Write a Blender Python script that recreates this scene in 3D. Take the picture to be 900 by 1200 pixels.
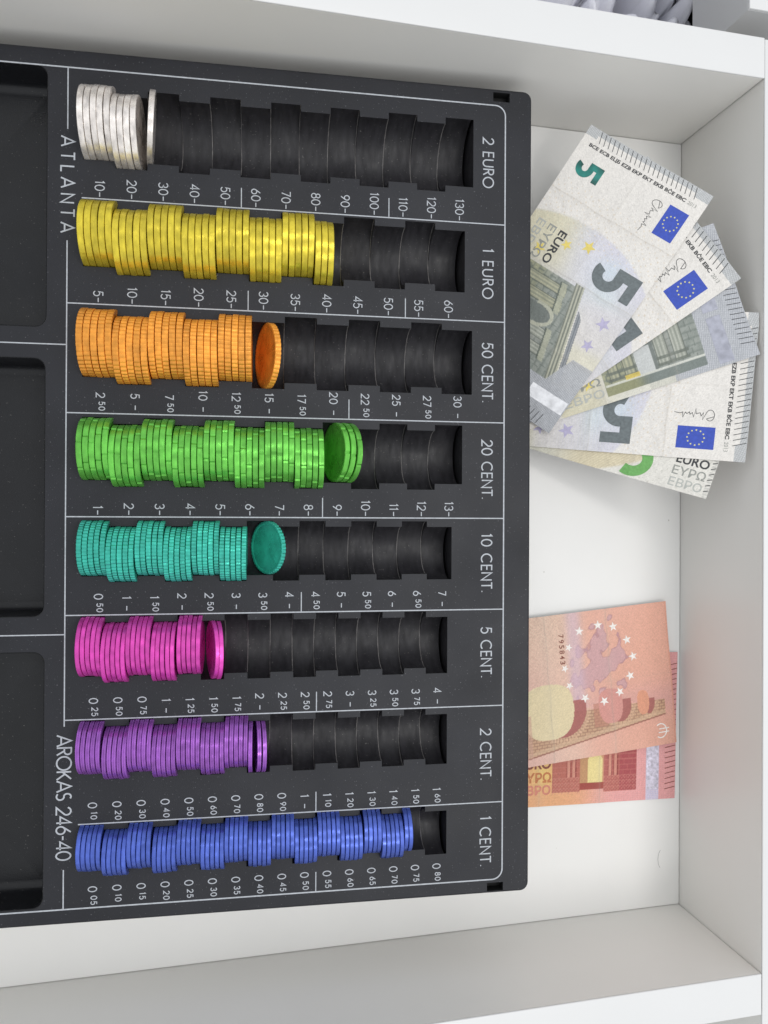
import bpy, bmesh, math, random
import numpy as np
from mathutils import Vector, Matrix, Euler

MM = 0.001
random.seed(7); rng = np.random.default_rng(7)
for o in list(bpy.data.objects): bpy.data.objects.remove(o)
scene = bpy.context.scene
col = scene.collection

# ------------------------------------------------------------------ camera
cam_d = bpy.data.cameras.new("camera")
cam_d.sensor_fit = 'VERTICAL'; cam_d.sensor_height = 36.0
cam_d.lens = 877.54 / 1200.0 * 36.0
cam_d.clip_start = 0.01; cam_d.clip_end = 50.0
cam = bpy.data.objects.new("camera", cam_d); col.objects.link(cam)
cam.location = (0, 0, 306 * MM)
cam.rotation_euler = (0.00167040, -0.22194821, 0.00429493)
scene.camera = cam
scene.render.resolution_x = 768; scene.render.resolution_y = 1024

# ------------------------------------------------------------------ light
world = bpy.data.worlds.new("World"); scene.world = world; world.use_nodes = True
world.node_tree.nodes["Background"].inputs[0].default_value = (0.93, 0.96, 1.0, 1)
world.node_tree.nodes["Background"].inputs[1].default_value = 0.86
def area(name, loc, aim, sx, sy, power, color):
    l = bpy.data.lights.new(name, 'AREA'); l.shape = 'RECTANGLE'; l.size = sx; l.size_y = sy
    l.energy = power; l.color = color
    o = bpy.data.objects.new(name, l); col.objects.link(o); o.location = loc
    d = Vector(aim) - Vector(loc); o.rotation_euler = d.to_track_quat('-Z', 'Y').to_euler()
    return o
area("ceiling_lamp", (0.35, 0.45, 1.9), (0.05, 0, 0), 1.3, 0.30, 6.5, (1.0, 0.98, 0.95))
area("ceiling_lamp", (0.55, -0.55, 1.9), (0.05, 0, 0), 1.3, 0.30, 9.0, (1.0, 0.98, 0.95))
scene.view_settings.view_transform = 'Standard'
scene.view_settings.look = 'None'
scene.view_settings.exposure = 0.0
scene.view_settings.gamma = 1.0

# ------------------------------------------------------------------ helpers
def lin(c):
    c = np.asarray(c, float) / 255.0
    return np.where(c <= 0.04045, c / 12.92, ((c + 0.055) / 1.055) ** 2.4)
def L4(c): return tuple(float(x) for x in lin(c)) + (1.0,)

def material(name, rgb, rough=0.5, metal=0.0, noise=0.0, nscale=80.0, bump=0.0, bscale=300.0,
             spec=0.5, rand=0.0, rnoise=0.0, speck=0.0, speckcol=(150, 150, 150), speckscale=500.0, stretch=None, ior=None, coat=0.0):
    m = bpy.data.materials.new(name); m.use_nodes = True
    nt = m.node_tree; N = nt.nodes; K = nt.links
    b = N["Principled BSDF"]
    b.inputs["Roughness"].default_value = rough; b.inputs["Metallic"].default_value = metal
    b.inputs["Specular IOR Level"].default_value = spec
    b.inputs["Coat Weight"].default_value = coat
    tc = N.new("ShaderNodeTexCoord"); mp = N.new("ShaderNodeMapping")
    K.new(tc.outputs["Object"], mp.inputs["Vector"])
    if stretch: mp.inputs["Scale"].default_value = stretch
    base = L4(rgb)
    cur = None
    rgbn = N.new("ShaderNodeRGB"); rgbn.outputs[0].default_value = base; cur = rgbn.outputs[0]
    if noise > 0:
        n = N.new("ShaderNodeTexNoise"); n.inputs["Scale"].default_value = nscale; n.inputs["Detail"].default_value = 6
        K.new(mp.outputs[0], n.inputs["Vector"])
        r = N.new("ShaderNodeMapRange"); r.inputs[1].default_value = .3; r.inputs[2].default_value = .7
        r.inputs[3].default_value = 1 - noise; r.inputs[4].default_value = 1 + noise
        K.new(n.outputs[0], r.inputs[0])
        mx = N.new("ShaderNodeVectorMath"); mx.operation = 'SCALE'
        K.new(cur, mx.inputs[0]); K.new(r.outputs[0], mx.inputs["Scale"]); cur = mx.outputs[0]
    if rand > 0:
        oi = N.new("ShaderNodeObjectInfo"); r = N.new("ShaderNodeMapRange")
        r.inputs[3].default_value = 1 - rand; r.inputs[4].default_value = 1 + rand
        K.new(oi.outputs["Random"], r.inputs[0])
        mx = N.new("ShaderNodeVectorMath"); mx.operation = 'SCALE'
        K.new(cur, mx.inputs[0]); K.new(r.outputs[0], mx.inputs["Scale"]); cur = mx.outputs[0]
    if speck > 0:
        v = N.new("ShaderNodeTexNoise"); v.inputs["Scale"].default_value = speckscale; v.inputs["Detail"].default_value = 1
        K.new(tc.outputs["Object"], v.inputs["Vector"])
        r = N.new("ShaderNodeMapRange"); r.inputs[1].default_value = 1 - speck; r.inputs[2].default_value = 1 - speck + .03
        K.new(v.outputs[0], r.inputs[0])
        mx = N.new("ShaderNodeMix"); mx.data_type = 'RGBA'
        K.new(r.outputs[0], mx.inputs[0]); K.new(cur, mx.inputs[6]); mx.inputs[7].default_value = L4(speckcol); cur = mx.outputs[2]
    K.new(cur, b.inputs["Base Color"])
    if rnoise > 0:
        n = N.new("ShaderNodeTexNoise"); n.inputs["Scale"].default_value = nscale * .7; n.inputs["Detail"].default_value = 5
        K.new(mp.outputs[0], n.inputs["Vector"])
        r = N.new("ShaderNodeMapRange"); r.inputs[1].default_value = .3; r.inputs[2].default_value = .7
        r.inputs[3].default_value = max(.05, rough - rnoise); r.inputs[4].default_value = rough + rnoise
        K.new(n.outputs[0], r.inputs[0]); K.new(r.outputs[0], b.inputs["Roughness"])
    if bump > 0:
        n = N.new("ShaderNodeTexNoise"); n.inputs["Scale"].default_value = bscale; n.inputs["Detail"].default_value = 4
        K.new(mp.outputs[0], n.inputs["Vector"])
        bp = N.new("ShaderNodeBump"); bp.inputs["Distance"].default_value = bump * MM; bp.inputs["Strength"].default_value = 1
        K.new(n.outputs[0], bp.inputs["Height"]); K.new(bp.outputs[0], b.inputs["Normal"])
    return m

def tag(o, label=None, cat=None, group=None, kind=None):
    if label: o["label"] = label
    if cat: o["category"] = cat
    if group: o["group"] = group
    if kind: o["kind"] = kind
    return o
def empty(name, loc=(0, 0, 0), rot=(0, 0, 0)):
    o = bpy.data.objects.new(name, None); o.empty_display_size = .01
    o.location = loc; o.rotation_euler = rot; col.objects.link(o); return o
def mesh(name, verts, faces, mat, parent=None, smooth=False, scale=MM):
    me = bpy.data.meshes.new(name)
    me.from_pydata([tuple(float(c) * scale for c in v) for v in verts], [], faces)
    me.materials.append(mat); me.update()
    if smooth: me.shade_smooth()
    o = bpy.data.objects.new(name, me); col.objects.link(o)
    if parent: o.parent = parent
    return o
def fix_normals(o):
    bm = bmesh.new(); bm.from_mesh(o.data); bmesh.ops.recalc_face_normals(bm, faces=bm.faces); bm.to_mesh(o.data); bm.free()
def box(name, x0, x1, y0, y1, z0, z1, mat, parent=None, bev=0.0):
    bm = bmesh.new(); bmesh.ops.create_cube(bm, size=1)
    for v in bm.verts:
        v.co = Vector(((x0 + x1) / 2 + v.co.x * (x1 - x0), (y0 + y1) / 2 + v.co.y * (y1 - y0), (z0 + z1) / 2 + v.co.z * (z1 - z0))) * MM
    if bev: bmesh.ops.bevel(bm, geom=list(bm.edges), offset=bev * MM, segments=3, affect='EDGES', profile=.5)
    me = bpy.data.meshes.new(name); bm.to_mesh(me); bm.free(); me.materials.append(mat)
    if bev: me.shade_smooth(); me.set_sharp_from_angle(angle=math.radians(50))
    o = bpy.data.objects.new(name, me); col.objects.link(o)
    if parent: o.parent = parent
    return o

# ------------------------------------------------------------------ stroke lettering
def arc(cx, cy, rx, ry, a0, a1, n=14):
    return [(cx + rx * math.cos(math.radians(a0 + (a1 - a0) * i / n)), cy + ry * math.sin(math.radians(a0 + (a1 - a0) * i / n))) for i in range(n + 1)]
G = {  # glyph: (width, strokes), cap height 1
 '0': (.66, [arc(.33, .5, .30, .5, 90, 450, 28)]),
 '1': (.30, [[(.02, .84), (.17, 1), (.17, 0)]]),
 '2': (.60, [arc(.30, .71, .27, .29, 165, -30, 12) + [(.03, 0), (.58, 0)]]),
 '3': (.58, [arc(.28, .75, .24, .25, 160, -80, 12) + arc(.28, .26, .27, .26, 85, -160, 14)]),
 '4': (.62, [[(.46, 0), (.46, 1), (.02, .27), (.60, .27)]]),
 '5': (.58, [[(.52, 1), (.14, 1), (.07, .55)] + arc(.27, .33, .28, .33, 118, -150, 14)]),
 '6': (.60, [[(.44, 1), (.08, .48)], arc(.30, .30, .27, .30, 150, 510, 22)]),
 '7': (.56, [[(.02, 1), (.54, 1), (.20, 0)]]),
 '8': (.58, [arc(.29, .76, .22, .24, -90, 270, 20), arc(.29, .27, .27, .27, 90, 450, 22)]),
 '9': (.60, [[(.16, 0), (.52, .52)], arc(.30, .70, .27, .30, -30, 330, 22)]),
 '-': (.36, [[(.04, .45), (.32, .45)]]),
 '.': (.16, [[(.06, 0.02), (.06, .10)]]),
 ' ': (.34, []),
 'A': (.78, [[(0, 0), (.39, 1), (.78, 0)], [(.13, .30), (.65, .30)]]),
 'C': (.86, [arc(.48, .5, .46, .5, 48, 312, 22)]),
 'E': (.52, [[(.50, 1), (.04, 1), (.04, 0), (.50, 0)], [(.04, .53), (.46, .53)]]),
 'K': (.62, [[(.04, 0), (.04, 1)], [(.56, 1), (.06, .42)], [(.20, .56), (.60, 0)]]),
 'L': (.48, [[(.04, 1), (.04, 0), (.48, 0)]]),
 'N': (.74, [[(.04, 0), (.04, 1), (.70, 0), (.70, 1)]]),
 'O': (1.0, [arc(.5, .5, .48, .5, 90, 450, 30)]),
 'R': (.58, [[(.04, 0), (.04, 1), (.30, 1)] + arc(.30, .76, .22, .24, 90, -90, 10) + [(.06, .52)], [(.26, .52), (.56, 0)]]),
 'S': (.52, [arc(.27, .75, .21, .25, 50, 250, 12) + arc(.26, .26, .24, .26, 80, -140, 14)]),
 'T': (.60, [[(0, 1), (.60, 1)], [(.30, 1), (.30, 0)]]),
 'U': (.70, [[(.04, 1), (.04, .34)] + arc(.35, .33, .31, .33, 180, 360, 14) + [(.66, 1)]]),
}
def ribbon(pts, w, z, V, F, closed=False):
    pts = [np.array(p, float) for p in pts]
    q = [pts[0]]
    for a in pts[1:]:
        if np.linalg.norm(a - q[-1]) > 1e-6: q.append(a)
    pts = q
    if len(pts) < 2: return
    closed = closed or (len(pts) > 4 and np.linalg.norm(pts[0] - pts[-1]) < 1e-4)
    n = len(pts); base = len(V)
    for i in range(n):
        if closed and i in (0, n - 1): d0 = pts[-1] - pts[-2]; d1 = pts[1] - pts[0]
        else:
            d0 = pts[i] - pts[i - 1] if i > 0 else pts[1] - pts[0]
            d1 = pts[i + 1] - pts[i] if i < n - 1 else d0
        d0 = d0 / np.linalg.norm(d0); d1 = d1 / np.linalg.norm(d1)
        n0 = np.array([-d0[1], d0[0]]); n1 = np.array([-d1[1], d1[0]])
        m = n0 + n1; l = np.linalg.norm(m)
        m = n0 if l < 1e-3 else m / l
        k = min(1.0 / max(m @ n0, .3), 2.4)
        V.append((*(pts[i] + m * w / 2 * k), z)); V.append((*(pts[i] - m * w / 2 * k), z))
    for i in range(n - 1):
        a = base + 2 * i; F.append((a, a + 1, a + 3, a + 2))
def text_width(s, track=.16):
    return sum(G[c][0] + track for c in s) - track
def stroke_text(s, h, w, track=.16):
    """verts (x right, y up) and faces for a line of stroke lettering, height h, stroke width w; starts at 0"""
    V, F = [], []; x = 0.0; z = 0.0
    for c in s:
        gw, strokes = G[c]
        for st in strokes:
            ribbon([((px + x) * h, py * h) for px, py in st], w, z, V, F); z += .006
        x += gw + track
    return V, F, (x - track) * h

# ------------------------------------------------------------------ materials
M = {}
M['laminate'] = material('white_laminate', (230, 228, 223), rough=.36, noise=.012, nscale=25, bump=.012, bscale=900, rnoise=.05)
M['laminate_rim'] = material('white_edge_band', (222, 222, 221), rough=.36, noise=.01, nscale=25, bump=.008, bscale=700)
M['floor'] = material('white_floor_panel', (236, 235, 232), rough=.36, noise=.014, nscale=30, bump=.01, bscale=900, speck=.215, speckcol=(170, 165, 155), speckscale=260)
M['plate'] = material('dark_grey_grained_plastic', (35, 36, 41), rough=.46, spec=.32, noise=.16, nscale=40, bump=.05, bscale=2600, speck=.285, speckcol=(88, 88, 92), speckscale=1500, rnoise=.07)
M['pocket'] = material('black_worn_plastic', (39, 38, 41), rough=.5, spec=.34, noise=.3, nscale=160, bump=.03, bscale=1500, speck=.27, speckcol=(92, 90, 88), speckscale=1500, rnoise=.14, stretch=(4, 1, 1))
M['cup'] = material('black_cup_plastic', (20, 21, 24), rough=.34, spec=.4, noise=.2, nscale=60, bump=.06, bscale=2400, speck=.27, speckcol=(80, 79, 77), speckscale=1300, rnoise=.1)
M['lip'] = material('scuffed_lit_lip_plastic', (104, 101, 100), rough=.42, noise=.4, nscale=400)  # worn pocket lips, paled further to paint in the light their edges catch
M['print'] = material('white_screen_print', (176, 180, 186), rough=.5, noise=.14, nscale=900)
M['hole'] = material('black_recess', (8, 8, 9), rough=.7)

# ------------------------------------------------------------------ drawer
XR, YU, YL, W = 208.83, 170.87, -178.58, 53.73
XL, T = -172.0, 15.8
root = empty('drawer', (0, 0, 0))
tag(root, 'open white laminate drawer holding the coin tray and banknotes', 'drawer')
GAP = .28
box('bottom_panel', XL - T, XR - GAP, YL + GAP, YU - GAP, -6, 0, M['floor'], root)
sp = box('side_panel', XL - T, XR - .5, YU, YU + T, -12, W - .8, M['laminate'], root)
box('edge_band', XL - T, XR - .12, YU - .02, YU + T + .02, W - .8, W, M['laminate_rim'], sp, bev=.35)
sp = box('side_panel', XL - T, XR - .35, YL - T, YL, -12, W - .8, M['laminate'], root)
box('edge_band', XL - T, XR - .35, YL - T - .02, YL + .02, W - .8, W, M['laminate_rim'], sp, bev=.35)
box('back_panel', XL - T, XL, YL + .1, YU - .1, -12, W - .05, M['laminate'], root, bev=.4)
fp = box('front_panel', XR, XR + T, YL - T - 26, YU + T - .5, -12, W - .82, M['laminate'], root)
box('edge_band', XR - .02, XR + T, YL - T - 26, YU + T - .5, W - .82, W - .02, M['laminate_rim'], fp, bev=.35)

# surroundings glimpsed past the rims
tag(box('cabinet_floor', -420, 620, -520, 520, -92, -90, material('grey_cabinet_floor', (168, 170, 168), rough=.6, noise=.05, nscale=20), None), kind='structure')
nb = empty('cabinet_post', (201.6 * MM, 197 * MM, 0))
tag(nb, 'light grey cabinet post standing beyond the drawer rim at top right', 'cabinet')
box('post_body', 0, 90, 0.0, 120, 18, 53.0, material('grey_laminate', (178, 178, 178), rough=.45, noise=.02, nscale=20), nb, bev=.3)
box('post_cap', 0.2, 90, 0.2, 120, 53.0, 53.9, M['laminate_rim'], nb, bev=.2)
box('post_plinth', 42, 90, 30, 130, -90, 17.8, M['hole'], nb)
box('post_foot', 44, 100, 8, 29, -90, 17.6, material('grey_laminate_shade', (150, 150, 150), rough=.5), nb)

def crumpled_sheet():
    nx, ny = 140, 90
    V, F = [], []
    r2 = np.random.default_rng(3)
    waves = [(r2.uniform(.04, .2), r2.uniform(-.12, .12), r2.uniform(0, 6.28), r2.uniform(2, 7)) for _ in range(7)]
    for j in range(ny):
        for i in range(nx):
            x = 96 + i * 176 / (nx - 1); y = 190 + j * 120 / (ny - 1)
            z = -42
            for a, b, c, h in waves: z += h * (abs(math.sin(a * x + b * y + c)) ** .6 - .5) * 2.6
            z += 1.6 * math.sin(x * .35 + y * .2)
            q = math.sin(.11 * x + .035 * y + 1.2); z -= 26 * math.exp(-q * q / .03)
            q = math.sin(.07 * x - .05 * y + .4); z -= 18 * math.exp(-q * q / .012)
            z -= 46 / (1 + math.exp(-(x - 236) / 2.5))
            V.append((x, y, z))
    for j in range(ny - 1):
        for i in range(nx - 1):
            a = j * nx + i; F.append((a, a + 1, a + nx + 1, a + nx))
    m = material('white_plastic_film', (226, 226, 234), rough=.3, noise=.1, nscale=50, spec=.6)
    o = mesh('plastic_bag', V, F, m, None, smooth=True)
    sm = o.modifiers.new('thick', 'SOLIDIFY'); sm.thickness = .3 * MM
    tag(o, 'crumpled white plastic bag lying in the gap behind the upper drawer rim', 'bag')
crumpled_sheet()

# ------------------------------------------------------------------ coin tray
tray = empty('coin_tray', (0, 0, 25.785 * MM), (0.000213, -0.0713495, -0.0007006))
tag(tray, 'black plastic coin tray with eight stepped coin channels and white printed lettering', 'coin tray')
bpy.context.view_layer.update()
TM = Matrix.Translation((0, 0, 25.785 * MM)) @ Euler((0.000213, -0.0713495, -0.0007006)).to_matrix().to_4x4()
def tray_world_z(x, y, z): return (TM @ Vector((x * MM, y * MM, z * MM))).z / MM

X0 = -46.5
# key, word, coin radius, thickness, pitch, nseg, y centre (even), y centre (odd), tick x0, divider y
rows = [
 ('2 EURO',   12.875, 2.20, 11.00, 13, 138.85, 136.45, -40.91, 112.09, (145.3, 126.1)),
 ('1 EURO',   11.625, 2.33, 11.65, 12,  99.50,  97.00, -41.18,  74.43, (102.4, 83.3)),
 ('50 CENT.', 12.125, 2.38, 11.90, 12,  60.60,  58.30, -40.23,  35.47, (66.2, 43.1)),
 ('20 CENT.', 11.125, 2.14, 10.70, 13,  22.85,  20.60, -40.96,  -1.46, (28.7, 5.9)),
 ('10 CENT.',  9.875, 1.93,  9.65, 14, -12.70, -14.80, -40.52, -36.52, (-7.5, -30.0)),
 ('5 CENT.',  10.625, 1.67,  8.35, 16, -47.70, -49.90, -42.02, -73.65, (-43.4, -62.8)),
 ('2 CENT.',   9.375, 1.67,  8.35, 16, -83.55, -85.75, -42.13, -110.83, (-82.5, -102.2)),
 ('1 CENT.',   8.125, 1.67,  8.35, 16, -119.2, -121.35, -41.97, -140.65, (-116.3, -135.4)),
]
ZC = -1.0
def clear_r(r): return r + .18
def hw(r): R = clear_r(r); return math.sqrt(R * R - ZC * ZC)

# ---- top plate: outline with holes
PX0, PX1, PY0, PY1, CR = -142.0, 119.8, -145.95, 164.65, 3.0
def rounded_rect(x0, x1, y0, y1, r, n=5):
    out = []
    for cx, cy, a in ((x1 - r, y1 - r, 0), (x0 + r, y1 - r, 90), (x0 + r, y0 + r, 180), (x1 - r, y0 + r, 270)):
        for i in range(n + 1):
            t = math.radians(a + 90 * i / n); out.append((cx + r * math.cos(t), cy + r * math.sin(t)))
    return out
cups = [(-136, -59.0, 65.9, 158.0, 3.5), (-136, -59.2, -36.6, 54.3, 3.5), (-136, -59.0, -139.6, -49.6, 3.5)]
holes_sq = [(104.3, 110.9, 159.75, 163.3), (103.2, 109.6, -145.1, -141.9)]
EDGE = .45   # softened lip of every opening
loops = [rounded_rect(PX0 + .8, PX1 - .8, PY0 + .8, PY1 - .8, CR - .6)]
for c in cups: loops.append(rounded_rect(c[0] - EDGE, c[1] + EDGE, c[2] - EDGE, c[3] + EDGE, c[4] + EDGE))
for h in holes_sq: loops.append([(h[0], h[2]), (h[1], h[2]), (h[1], h[3]), (h[0], h[3])])
row_outline = []
for (nm, R, t, pitch, n, ye, yo, tx, dv, wy) in rows:
    h = hw(R); up, lo = [], []
    for k in range(n):
        y = ye if k % 2 == 0 else yo
        a, b = X0 + k * pitch, X0 + (k + 1) * pitch
        up += [(a, y + h), (b, y + h)]; lo += [(a, y - h), (b, y - h)]
    row_outline.append((up, lo)); loops.append(up + lo[::-1])
bm = bmesh.new(); edges = []
for lp in loops:
    vs = [bm.verts.new((x * MM, y * MM, 0)) for x, y in lp]
    for i in range(len(vs)): edges.append(bm.edges.new((vs[i], vs[(i + 1) % len(vs)])))
bmesh.ops.triangle_fill(bm, use_beauty=True, edges=edges, normal=(0, 0, 1))
for f in bm.faces:
    if f.normal.z < 0: f.normal_flip()
me = bpy.data.meshes.new('top_plate'); bm.to_mesh(me); bm.free(); me.materials.append(M['plate'])
o = bpy.data.objects.new('top_plate', me); col.objects.link(o); o.parent = tray

# ---- skirt round the tray: rounded shoulder then down to the drawer floor
V, F = [], []
base = rounded_rect(PX0 + .8, PX1 - .8, PY0 + .8, PY1 - .8, CR - .6)
nrm = []
for i, (x, y) in enumerate(base):
    k = i // 6; cx, cy = ((PX1 - CR + .6 - .8), (PY1 - CR + .6 - .8)) if k == 0 else ((PX0 + CR + .2, PY1 - CR - .2) if k == 1 else ((PX0 + CR + .2, PY0 + CR + .2) if k == 2 else (PX1 - CR - .2, PY0 + CR + .2)))
    a = math.radians(90 * k + 90 * (i % 6) / 5); nrm.append((math.cos(a), math.sin(a)))
prof = [(0, 0), (.35, -.06), (.62, -.25), (.78, -.55), (.8, -1.0), (.9, -4.0)]
nb_ = len(base)
for off, z in prof:
    for (x, y), (nx, ny) in zip(base, nrm): V.append((x + nx * off, y + ny * off, z))
for (x, y), (nx, ny) in zip(base, nrm):      # lower rim: reaches the floor, but stays up over the notes at the right
    wz = tray_world_z(x, y, 0)
    bot = -(wz - .35) if x < PX1 - 6 else -(wz - 17.5)
    V.append((x + nx * 1.2, y + ny * 1.2, bot))
for j in range(len(prof)):
    for i in range(nb_):
        a = j * nb_ + i; b = j * nb_ + (i + 1) % nb_
        F.append((a, a + nb_, b + nb_, b))
o = mesh('outer_skirt', V, F, M['plate'], tray, smooth=True)

# ---- cups
def cup(x0, x1, y0, y1, r, depth):
    V, F = [], []
    rings = []
    prof = [(-EDGE, 0.0), (-.15, -.12), (0, -.5), (0, -depth * .45), (.5, -depth * .8)]
    prof += [(.5 + 3.2 * (1 - math.cos(math.radians(a))), -depth * .8 - depth * .2 * math.sin(math.radians(a))) for a in (20, 40, 60, 78, 90)]
    for ins, z in prof:
        rr = max(r - ins, .6)
        rings.append([(x, y, z) for x, y in rounded_rect(x0 + ins, x1 - ins, y0 + ins, y1 - ins, rr)])
    n = len(rings[0])
    for rg in rings: V += rg
    for j in range(len(rings) - 1):
        for i in range(n):
            a, b = j * n + i, j * n + (i + 1) % n; F.append((a, b, b + n, a + n))
    V.append(((x0 + x1) / 2, (y0 + y1) / 2, -depth)); c = len(V) - 1
    for i in range(n): F.append(((len(rings) - 1) * n + i, (len(rings) - 1) * n + (i + 1) % n, c))
    o = mesh('storage_cup', V, F, M['cup'], tray, smooth=True); o.data.set_sharp_from_angle(angle=math.radians(60)); return o
for c in cups: cup(*c, 14.5)
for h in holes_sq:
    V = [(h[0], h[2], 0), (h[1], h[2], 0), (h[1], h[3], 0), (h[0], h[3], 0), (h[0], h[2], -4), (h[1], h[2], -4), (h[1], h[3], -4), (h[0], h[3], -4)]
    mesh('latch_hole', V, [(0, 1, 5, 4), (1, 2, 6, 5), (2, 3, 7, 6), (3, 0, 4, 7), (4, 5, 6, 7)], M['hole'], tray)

# ---- coin channels: a chain of stepped half-round pockets
NA = 26
for (nm, R, t, pitch, n, ye, yo, tx, dv, wy) in rows:
    ch = empty('coin_channel'); ch.parent = tray
    Rc = clear_r(R); h = hw(R); a0 = math.asin(-ZC / Rc)   # opening angle below horizontal line
    def profile(y):
        th0 = math.asin(-ZC / Rc)            # height of the opening above the circle's centre
        return [(y + Rc * math.cos(math.pi - th0 + (math.pi + 2 * th0) * i / NA), ZC + Rc * math.sin(math.pi - th0 + (math.pi + 2 * th0) * i / NA)) for i in range(NA + 1)]
    for k in range(n):
        y = ye if k % 2 == 0 else yo; yn = yo if k % 2 == 0 else ye
        pa = profile(y); xa, xb = X0 + k * pitch, X0 + (k + 1) * pitch
        V, F = [], []
        xe = xb if k < n - 1 else xb - .8          # the last pocket stops short of an undercut end slot
        xs = [xa, xa + .25, xe - .25, xe]
        for x in xs: V += [(x, py, pz) for py, pz in pa]
        m = NA + 1
        for s in range(3):
            for i in range(NA): F.append((s * m + i, s * m + i + 1, (s + 1) * m + i + 1, (s + 1) * m + i))
        b0 = len(V)
        if k < n - 1:                            # step wall towards the next pocket
            V += [(xb, py, pz) for py, pz in profile(yn)]
            for i in range(NA): F.append((3 * m + i, 3 * m + i + 1, b0 + i + 1, b0 + i))
        else:
            for xx in (xe, xb + .3):
                for py, pz in pa:
                    s_ = (Rc + 4.5) / Rc; V.append((xx, y + (py - y) * s_, min(ZC + (pz - ZC) * s_, -.7)))
            for q, w_ in ((3 * m, b0), (b0, b0 + m)):
                for i in range(NA): F.append((q + i, q + i + 1, w_ + i + 1, w_ + i))
            F.append(tuple(b0 + m + i for i in range(m)))
        if k == 0: F.append(tuple(i for i in range(m))[::-1])
        o = mesh('pocket', V, F, M['pocket'], ch, smooth=True); o.data.set_sharp_from_angle(angle=math.radians(40))
        # folded-over lip of the pocket: a faint raised edge at its far end
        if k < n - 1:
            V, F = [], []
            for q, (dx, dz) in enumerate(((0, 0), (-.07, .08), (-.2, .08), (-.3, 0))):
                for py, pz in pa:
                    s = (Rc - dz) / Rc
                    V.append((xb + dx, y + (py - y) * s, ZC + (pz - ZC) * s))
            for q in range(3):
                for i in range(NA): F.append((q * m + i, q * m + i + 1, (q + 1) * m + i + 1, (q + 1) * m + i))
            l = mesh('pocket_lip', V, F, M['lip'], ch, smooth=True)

# ---- printing on the tray (all of it stands a hair above the plate)
ZP = .05
def printed(name, V, F, x, y, parent=tray, z=ZP):
    """glyph x runs along tray -y, glyph up along tray +x (the lettering is read from the right side)"""
    return mesh(name, [(x + gy, y - gx, z + gz) for gx, gy, gz in V], F, M['print'], parent)
def line(pts, w=.42, z=ZP, closed=False):
    V, F = [], []; ribbon(pts, w, z, V, F, closed); return mesh('printed_line', V, F, M['print'], tray)
TOP, BOT, XLn, XRn = 158.18, -140.65, -51.85, 109.2
r = 4.0
line([(PX0 + 2, TOP), (XRn - r, TOP)] + arc(XRn - r, TOP - r, r, r, 90, 0, 8) + [(XRn, BOT + r)] + arc(XRn - r, BOT + r, r, r, 0, -90, 8) + [(PX0 + 2, BOT)], .5)
line([(XLn, TOP - .25), (XLn, 136.2)], z=ZP + .01); line([(XLn, 96.6), (XLn, -75.9)], z=ZP + .01); line([(XLn, -126.6), (XLn, BOT + .25)], z=ZP + .01)
line([(PX0 + 2, 59.6), (XLn - .2, 59.6)]); line([(PX0 + 2, -43.3), (XLn - .2, -43.3)])
for i, rw in enumerate(rows[:-1]):
    xs = -47.0 if i in (0, 6) else XLn + .2
    line([(xs, rw[8]), (XRn - .25, rw[8])], z=ZP + .02)
seps = [(0, 8.85), (0, 63.7), (1, 11.5), (1, 70.2), (2, 48.9), (3, 39.2), (4, 31.5), (5, 37.3), (6, 37.3), (7, 37.4)]
for i, x in seps: line([(x, rows[i][8] + .25), (x, rows[i][8] + 7.4)], .36)

def fit_word(s, h, w, x, ya, yb, name='printed_word'):
    V, F, L = stroke_text(s, h, w)
    # choose tracking so that the word fills ya..yb
    n = len(s) - 1; extra = ((ya - yb) - L) / n / h
    V, F, L = stroke_text(s, h, w, .16 + extra)
    printed(name, V, F, x, ya)
for rw in rows: fit_word(rw[0], 4.1, .50, 100.4, rw[9][0], rw[9][1])
fit_word('ATLANTA', 4.5, .55, XLn - 2.2, 133.6, 99.4)
fit_word('AROKAS 246-40', 4.9, .55, XLn - 2.45, -79.0, -123.2)

def number(x, dv, big, small=None, dash=True, price=False):
    h, w = 3.15, .36
    if not price:
        V, F, L = stroke_text(big, h, w, .15)
        printed('printed_number', V, F, x - h / 2, dv + 2.9 + L)
        line([(x, dv + 2.3), (x, dv + .75)], .36).name = 'tick_mark'
    else:
        h = 2.9
        V, F, L = stroke_text(big, h, w, .2)
        V = [(a - L - .45, b, c) for a, b, c in V]
        if small:
            v2, f2, L2 = stroke_text(small, 2.0, .32, .3)
            o = len(V); V += [(a + 1.0, b + .95, c + .003) for a, b, c in v2]; F += [tuple(i + o for i in f) for f in f2]
        else:
            line([(x + .1, dv + 3.1), (x + .1, dv + 1.5)], .36).name = 'tick_mark'
        printed('printed_number', V, F, x - h / 2, dv + 5.15)
for k in range(13): number(rows[0][7] + 11 * k, rows[0][8], str(10 * (k + 1)))
for k in range(12): number(rows[1][7] + 11.65 * k, rows[1][8], str(5 * (k + 1)))
for k in range(12):
    v = 2.5 * (k + 1); number(rows[2][7] + 11.9 * k, rows[2][8], str(int(v)), '50' if v % 1 else None, price=True)
for k in range(13): number(rows[3][7] + 10.7 * k, rows[3][8], str(k + 1))
for k in range(14):
    v = .5 * (k + 1); number(rows[4][7] + 9.65 * k, rows[4][8], str(int(v)), '50' if v % 1 else None, price=True)
for i, st in ((5, 25), (6, 10), (7, 5)):
    for k in range(16):
        c = st * (k + 1); number(rows[i][7] + 8.35 * k, rows[i][8], str(c // 100), '%02d' % (c % 100) if c % 100 else None, price=True)

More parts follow.
